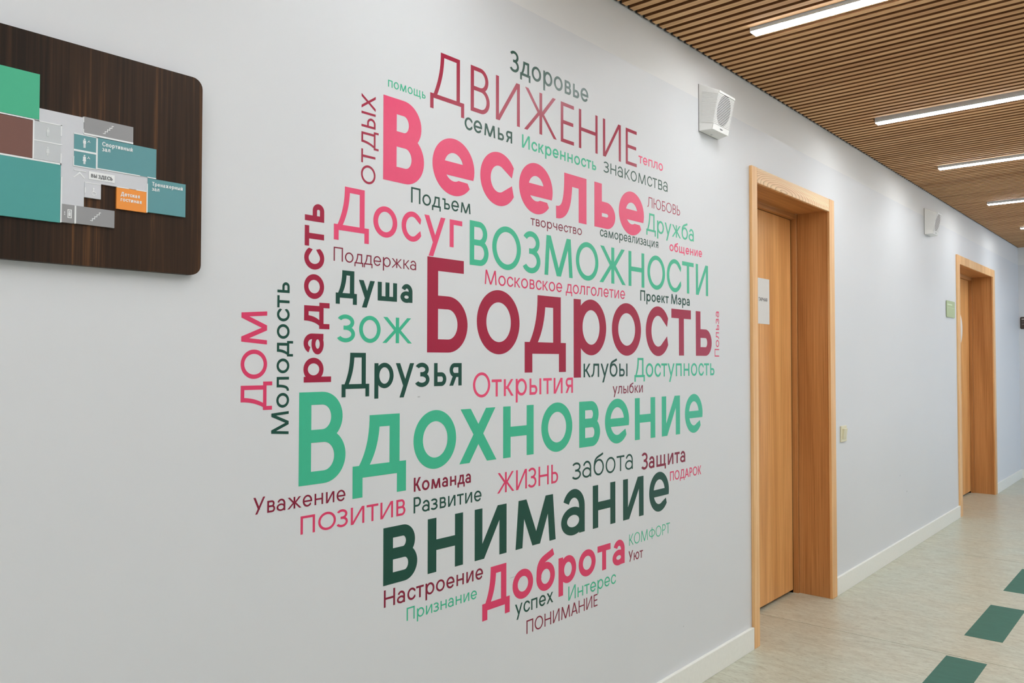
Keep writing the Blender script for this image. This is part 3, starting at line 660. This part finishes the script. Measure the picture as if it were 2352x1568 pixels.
# ------------------------------------------------------------------ the word cloud
# text, start, end, baseline, cap height, stroke weight, colour, letter extents or None, turned upright
WORDS = [
    ('помощь', 1.3331, 1.4635, 2.0033, 0.0254, 0.125, 'mint', None, 0),
    ('ДВИЖЕНИЕ', 1.4809, 2.5225, 2.0148, 0.1315, 0.1, 'crimson', [(1.4809, 1.6118), (1.6387, 1.7185), (1.7463, 1.8554), (1.8761, 2.0399), (2.0618, 2.1334), (2.1616, 2.2707), (2.3037, 2.4162), (2.4489, 2.5225)], 0),
    ('Здоровье', 1.8122, 2.2156, 2.1778, 0.0631, 0.14, 'green', None, 0),
    ('семья', 1.6141, 1.8197, 1.9566, 0.0499, 0.14, 'green', None, 0),
    ('Искренность', 1.8661, 2.2616, 1.955, 0.0411, 0.16, 'mint', None, 0),
    ('тепло', 2.5353, 2.7114, 2.0342, 0.0392, 0.15, 'pink', None, 0),
    ('знакомства', 2.3088, 2.7464, 1.9595, 0.0527, 0.1, 'green', None, 0),
    ('Веселье', 1.3182, 2.5714, 1.7621, 0.2168, 0.205, 'pink', [(1.3182, 1.4588), (1.4901, 1.6544), (1.6792, 1.8271), (1.8525, 2.0182), (2.0368, 2.2043), (2.2512, 2.3792), (2.4027, 2.5714)], 0),
    ('Подъем', 1.4133, 1.6389, 1.7174, 0.0411, 0.125, 'green', None, 0),
    ('Досуг', 1.167, 1.6053, 1.6157, 0.1079, 0.14, 'pink', [(1.1672, 1.2733), (1.2873, 1.3658), (1.381, 1.4492), (1.4613, 1.5392), (1.5563, 1.6053)], 0),
    ('ВОЗМОЖНОСТИ', 1.636, 3.0789, 1.5739, 0.127, 0.145, 'mint', [(1.636, 1.7148), (1.7312, 1.8606), (1.877, 1.9558), (1.9765, 2.1254), (2.1439, 2.274), (2.2807, 2.4454), (2.4652, 2.5725), (2.5952, 2.7244), (2.7388, 2.8506), (2.8595, 2.9544), (2.9731, 3.0792)], 0),
    ('творчество', 1.9075, 2.1773, 1.722, 0.0309, 0.125, 'shaded_crimson', None, 0),
    ('самореализация', 2.2843, 2.6742, 1.7325, 0.0336, 0.125, 'green', None, 0),
    ('ЛЮБОВЬ', 2.5968, 2.8437, 1.8799, 0.0386, 0.105, 'crimson', None, 0),
    ('Дружба', 2.5884, 2.9568, 1.7897, 0.0684, 0.125, 'mint', None, 0),
    ('общение', 2.76, 3.027, 1.7319, 0.037, 0.17, 'pink', None, 0),
    ('Московское долголетие', 1.6993, 2.4412, 1.5236, 0.0419, 0.12, 'shaded_pink', None, 0),
    ('Поддержка', 1.167, 1.4319, 1.54, 0.0338, 0.1, 'shaded_crimson', None, 0),
    ('Душа', 1.1738, 1.4194, 1.4529, 0.0667, 0.195, 'green', [(1.1738, 1.237), (1.2431, 1.293), (1.3026, 1.3661), (1.3781, 1.4193)], 0),
    ('ЗОЖ', 1.1827, 1.4172, 1.3464, 0.0658, 0.17, 'mint', [(1.1827, 1.2319), (1.2448, 1.3123), (1.3184, 1.4179)], 0),
    ('Бодрость', 1.4725, 3.1084, 1.3237, 0.2576, 0.155, 'crimson', [(1.4725, 1.6276), (1.666, 1.8546), (1.8793, 2.088), (2.1312, 2.3207), (2.3566, 2.5482), (2.5824, 2.746), (2.7726, 2.9293), (2.9706, 3.1095)], 0),
    ('Проект Мэра', 2.5448, 2.9197, 1.5249, 0.0391, 0.165, 'green', None, 0),
    ('Друзья', 1.1927, 1.6045, 1.2327, 0.0879, 0.145, 'green', [(1.1927, 1.2768), (1.2933, 1.3558), (1.3636, 1.4263), (1.4342, 1.4814), (1.4986, 1.5446), (1.5566, 1.6045)], 0),
    ('клубы', 2.1865, 2.456, 1.2468, 0.0643, 0.125, 'green', None, 0),
    ('Доступность', 2.5028, 3.1332, 1.2421, 0.0711, 0.13, 'mint', None, 0),
    ('Открытия', 1.6509, 2.1265, 1.1971, 0.0704, 0.125, 'pink', None, 0),
    ('улыбки', 2.3612, 2.5597, 1.1858, 0.0381, 0.125, 'shaded_crimson', None, 0),
    ('Вдохновение', 1.0736, 3.0253, 1.0136, 0.2145, 0.155, 'mint', [(1.0736, 1.2054), (1.2271, 1.3994), (1.4253, 1.5832), (1.5964, 1.7504), (1.7803, 1.9224), (1.9608, 2.1226), (2.1615, 2.2823), (2.3126, 2.4661), (2.505, 2.6477), (2.6961, 2.8367), (2.877, 3.0248)], 0),
    ('Команда', 1.4271, 1.6427, 0.9582, 0.0365, 0.165, 'shaded_crimson', None, 0),
    ('Развитие', 1.4266, 1.6865, 0.9018, 0.0417, 0.13, 'green', None, 0),
    ('ЖИЗНЬ', 1.7545, 2.0461, 0.9127, 0.0595, 0.125, 'shaded_pink', None, 0),
    ('забота', 2.1255, 2.4899, 0.9118, 0.0768, 0.095, 'green', None, 0),
    ('Защита', 2.5528, 2.8774, 0.9013, 0.0611, 0.16, 'shaded_crimson', None, 0),
    ('ПОДАРОК', 2.7565, 3.0101, 0.8376, 0.036, 0.15, 'shaded_pink', None, 0),
    ('Уважение', 0.9588, 1.2058, 0.965, 0.037, 0.12, 'shaded_crimson', None, 0),
    ('ПОЗИТИВ', 1.0798, 1.3978, 0.9029, 0.0415, 0.15, 'shaded_pink', None, 0),
    ('внимание', 1.3249, 2.7475, 0.7344, 0.2037, 0.155, 'green', [(1.3249, 1.4398), (1.4775, 1.6115), (1.6591, 1.7958), (1.8372, 2.0332), (2.0624, 2.1918), (2.2387, 2.3757), (2.4255, 2.5628), (2.6028, 2.7475)], 0),
    ('Настроение', 1.3274, 1.6936, 0.6795, 0.0433, 0.135, 'shaded_crimson', None, 0),
    ('Признание', 1.4039, 1.6683, 0.6286, 0.0334, 0.125, 'mint', None, 0),
    ('Доброта', 1.6909, 2.4347, 0.5844, 0.1205, 0.195, 'shaded_pink', [(1.6909, 1.8106), (1.8237, 1.9199), (1.9362, 2.0291), (2.0488, 2.1433), (2.1576, 2.2544), (2.2663, 2.3451), (2.3576, 2.4347)], 0),
    ('КОМФОРТ', 2.4648, 2.755, 0.639, 0.04, 0.1, 'mint', None, 0),
    ('Уют', 2.4609, 2.557, 0.5815, 0.0382, 0.13, 'shaded_crimson', None, 0),
    ('успех', 1.835, 2.0204, 0.539, 0.0462, 0.13, 'green', None, 0),
    ('Интерес', 2.1007, 2.3775, 0.5246, 0.0454, 0.12, 'mint', None, 0),
    ('ПОНИМАНИЕ', 1.8886, 2.2652, 0.4718, 0.0402, 0.115, 'shaded_crimson', None, 0),
    ('ОТДЫХ', 1.7413, 1.9661, 1.2928, 0.0446, 0.13, 'crimson', None, 1),
    ('Польза', 1.3208, 1.5138, 3.1773, 0.0402, 0.125, 'shaded_pink', None, 1),
    ('ДОМ', 1.1922, 1.4102, 0.9887, 0.0627, 0.15, 'shaded_pink', None, 1),
    ('Молодость', 1.135, 1.4784, 1.0459, 0.0446, 0.14, 'green', None, 1),
    ('радость', 1.2506, 1.6689, 1.139, 0.0756, 0.175, 'crimson', None, 1),
]

WHERE = {
 'помощь': 'above the left end of the big Веселье', 'ДВИЖЕНИЕ': 'in thin capitals across the top', 'Здоровье': 'topmost of all, above ДВИЖЕНИЕ', 'семья': 'tucked under the start of ДВИЖЕНИЕ',
 'Искренность': 'in bold between ДВИЖЕНИЕ and Веселье', 'тепло': 'at the right end of ДВИЖЕНИЕ', 'знакомства': 'in thin letters below тепло', 'Веселье': 'in the heaviest letters of the upper half',
 'Подъем': 'under the start of Веселье', 'Досуг': 'at upper left, below Веселье', 'ВОЗМОЖНОСТИ': 'in capitals sloping away above Бодрость', 'творчество': 'under the middle of Веселье',
 'самореализация': 'under the right end of Веселье', 'ЛЮБОВЬ': 'in small thin capitals right of Веселье', 'Дружба': 'right of the last letter of Веселье', 'общение': 'above the right end of ВОЗМОЖНОСТИ',
 'Московское долголетие': 'between ВОЗМОЖНОСТИ and Бодрость', 'Поддержка': 'in thin letters under Досуг, at its left', 'Душа': 'in bold left of Бодрость, below Поддержка', 'ЗОЖ': 'in three capitals left of Бодрость',
 'Бодрость': 'largest of all, across the middle', 'Проект Мэра': 'above the right end of Бодрость', 'Друзья': 'below ЗОЖ and above Вдохновение', 'клубы': 'under the middle of Бодрость, right of its long tail',
 'Доступность': 'under the right end of Бодрость', 'Открытия': 'between Друзья and клубы', 'улыбки': 'in tiny letters under the right half of Бодрость, below клубы', 'Вдохновение': 'second largest, across the lower middle', 'Команда': 'just right of the Д under Вдохновение',
 'Развитие': 'directly below Команда', 'ЖИЗНЬ': 'in capitals under the middle of Вдохновение', 'забота': 'in thin letters between ЖИЗНЬ and Защита', 'Защита': 'under the right end of Вдохновение',
 'ПОДАРОК': 'in tiny capitals after the end of внимание', 'Уважение': 'at lower left under the В of Вдохновение', 'ПОЗИТИВ': 'in capitals below Уважение', 'внимание': 'in big letters rising to the right near the bottom',
 'Настроение': 'near the bottom, below the start of внимание', 'Признание': 'near the bottom left, below Настроение', 'Доброта': 'in bold below внимание', 'КОМФОРТ': 'in thin capitals right of Доброта', 'Уют': 'below КОМФОРТ', 'успех': 'below the start of Доброта',
 'Интерес': 'below the end of Доброта', 'ПОНИМАНИЕ': 'in capitals, lowest of all', 'ОТДЫХ': 'turned upright left of the big В of Веселье', 'Польза': 'turned upright at the far right end of Бодрость',
 'ДОМ': 'turned upright at the far left edge', 'Молодость': 'turned upright between ДОМ and радость', 'радость': 'turned upright in bold at left, below Досуг'}
CN = {'pink': 'pink', 'shaded_pink': 'pink', 'crimson': 'dark red', 'shaded_crimson': 'dark red', 'mint': 'mint green', 'green': 'dark green'}
for (text, s0, s1, base, cap, wt, col, ext, up) in WORDS:
    size = 'huge' if cap > .18 else 'large' if cap > .10 else 'medium-sized' if cap > .055 else 'small'
    loc = (s0, 0, base) if not up else (base, 0, s0)
    kind = 'words' if ' ' in text else 'word'
    t = thing('vinyl_word', '%s %s vinyl %s %s %s' % (size, CN[col], kind, text, WHERE[text]), 'wall lettering', loc, 'vinyl words of the word cloud on the wall')
    nat = advance(text, cap); k = (s1-s0)/nat[-1][2]
    for i, (ch, a, b_) in enumerate(nat):
        low = ch != ch.upper()
        if ext: u0, u1 = ext[i][0]-s0, ext[i][1]-s0
        else: u0, u1 = a*k, b_*k
        h = cap*(.71 if low else 1)
        qs = [[(u0+x, z) for x, z in p] for p in glyph(ch, u1-u0, h, wt*cap, cap)]
        if up: me = letter_mesh(qs, lambda u, v, d: (-v, -d, u), .0004)
        else: me = letter_mesh(qs, lambda u, v, d: (u, -d, v), .0004)
        o = bpy.data.objects.new('letter', me); COL.objects.link(o); me.materials.append(INK[col]); o.parent = t
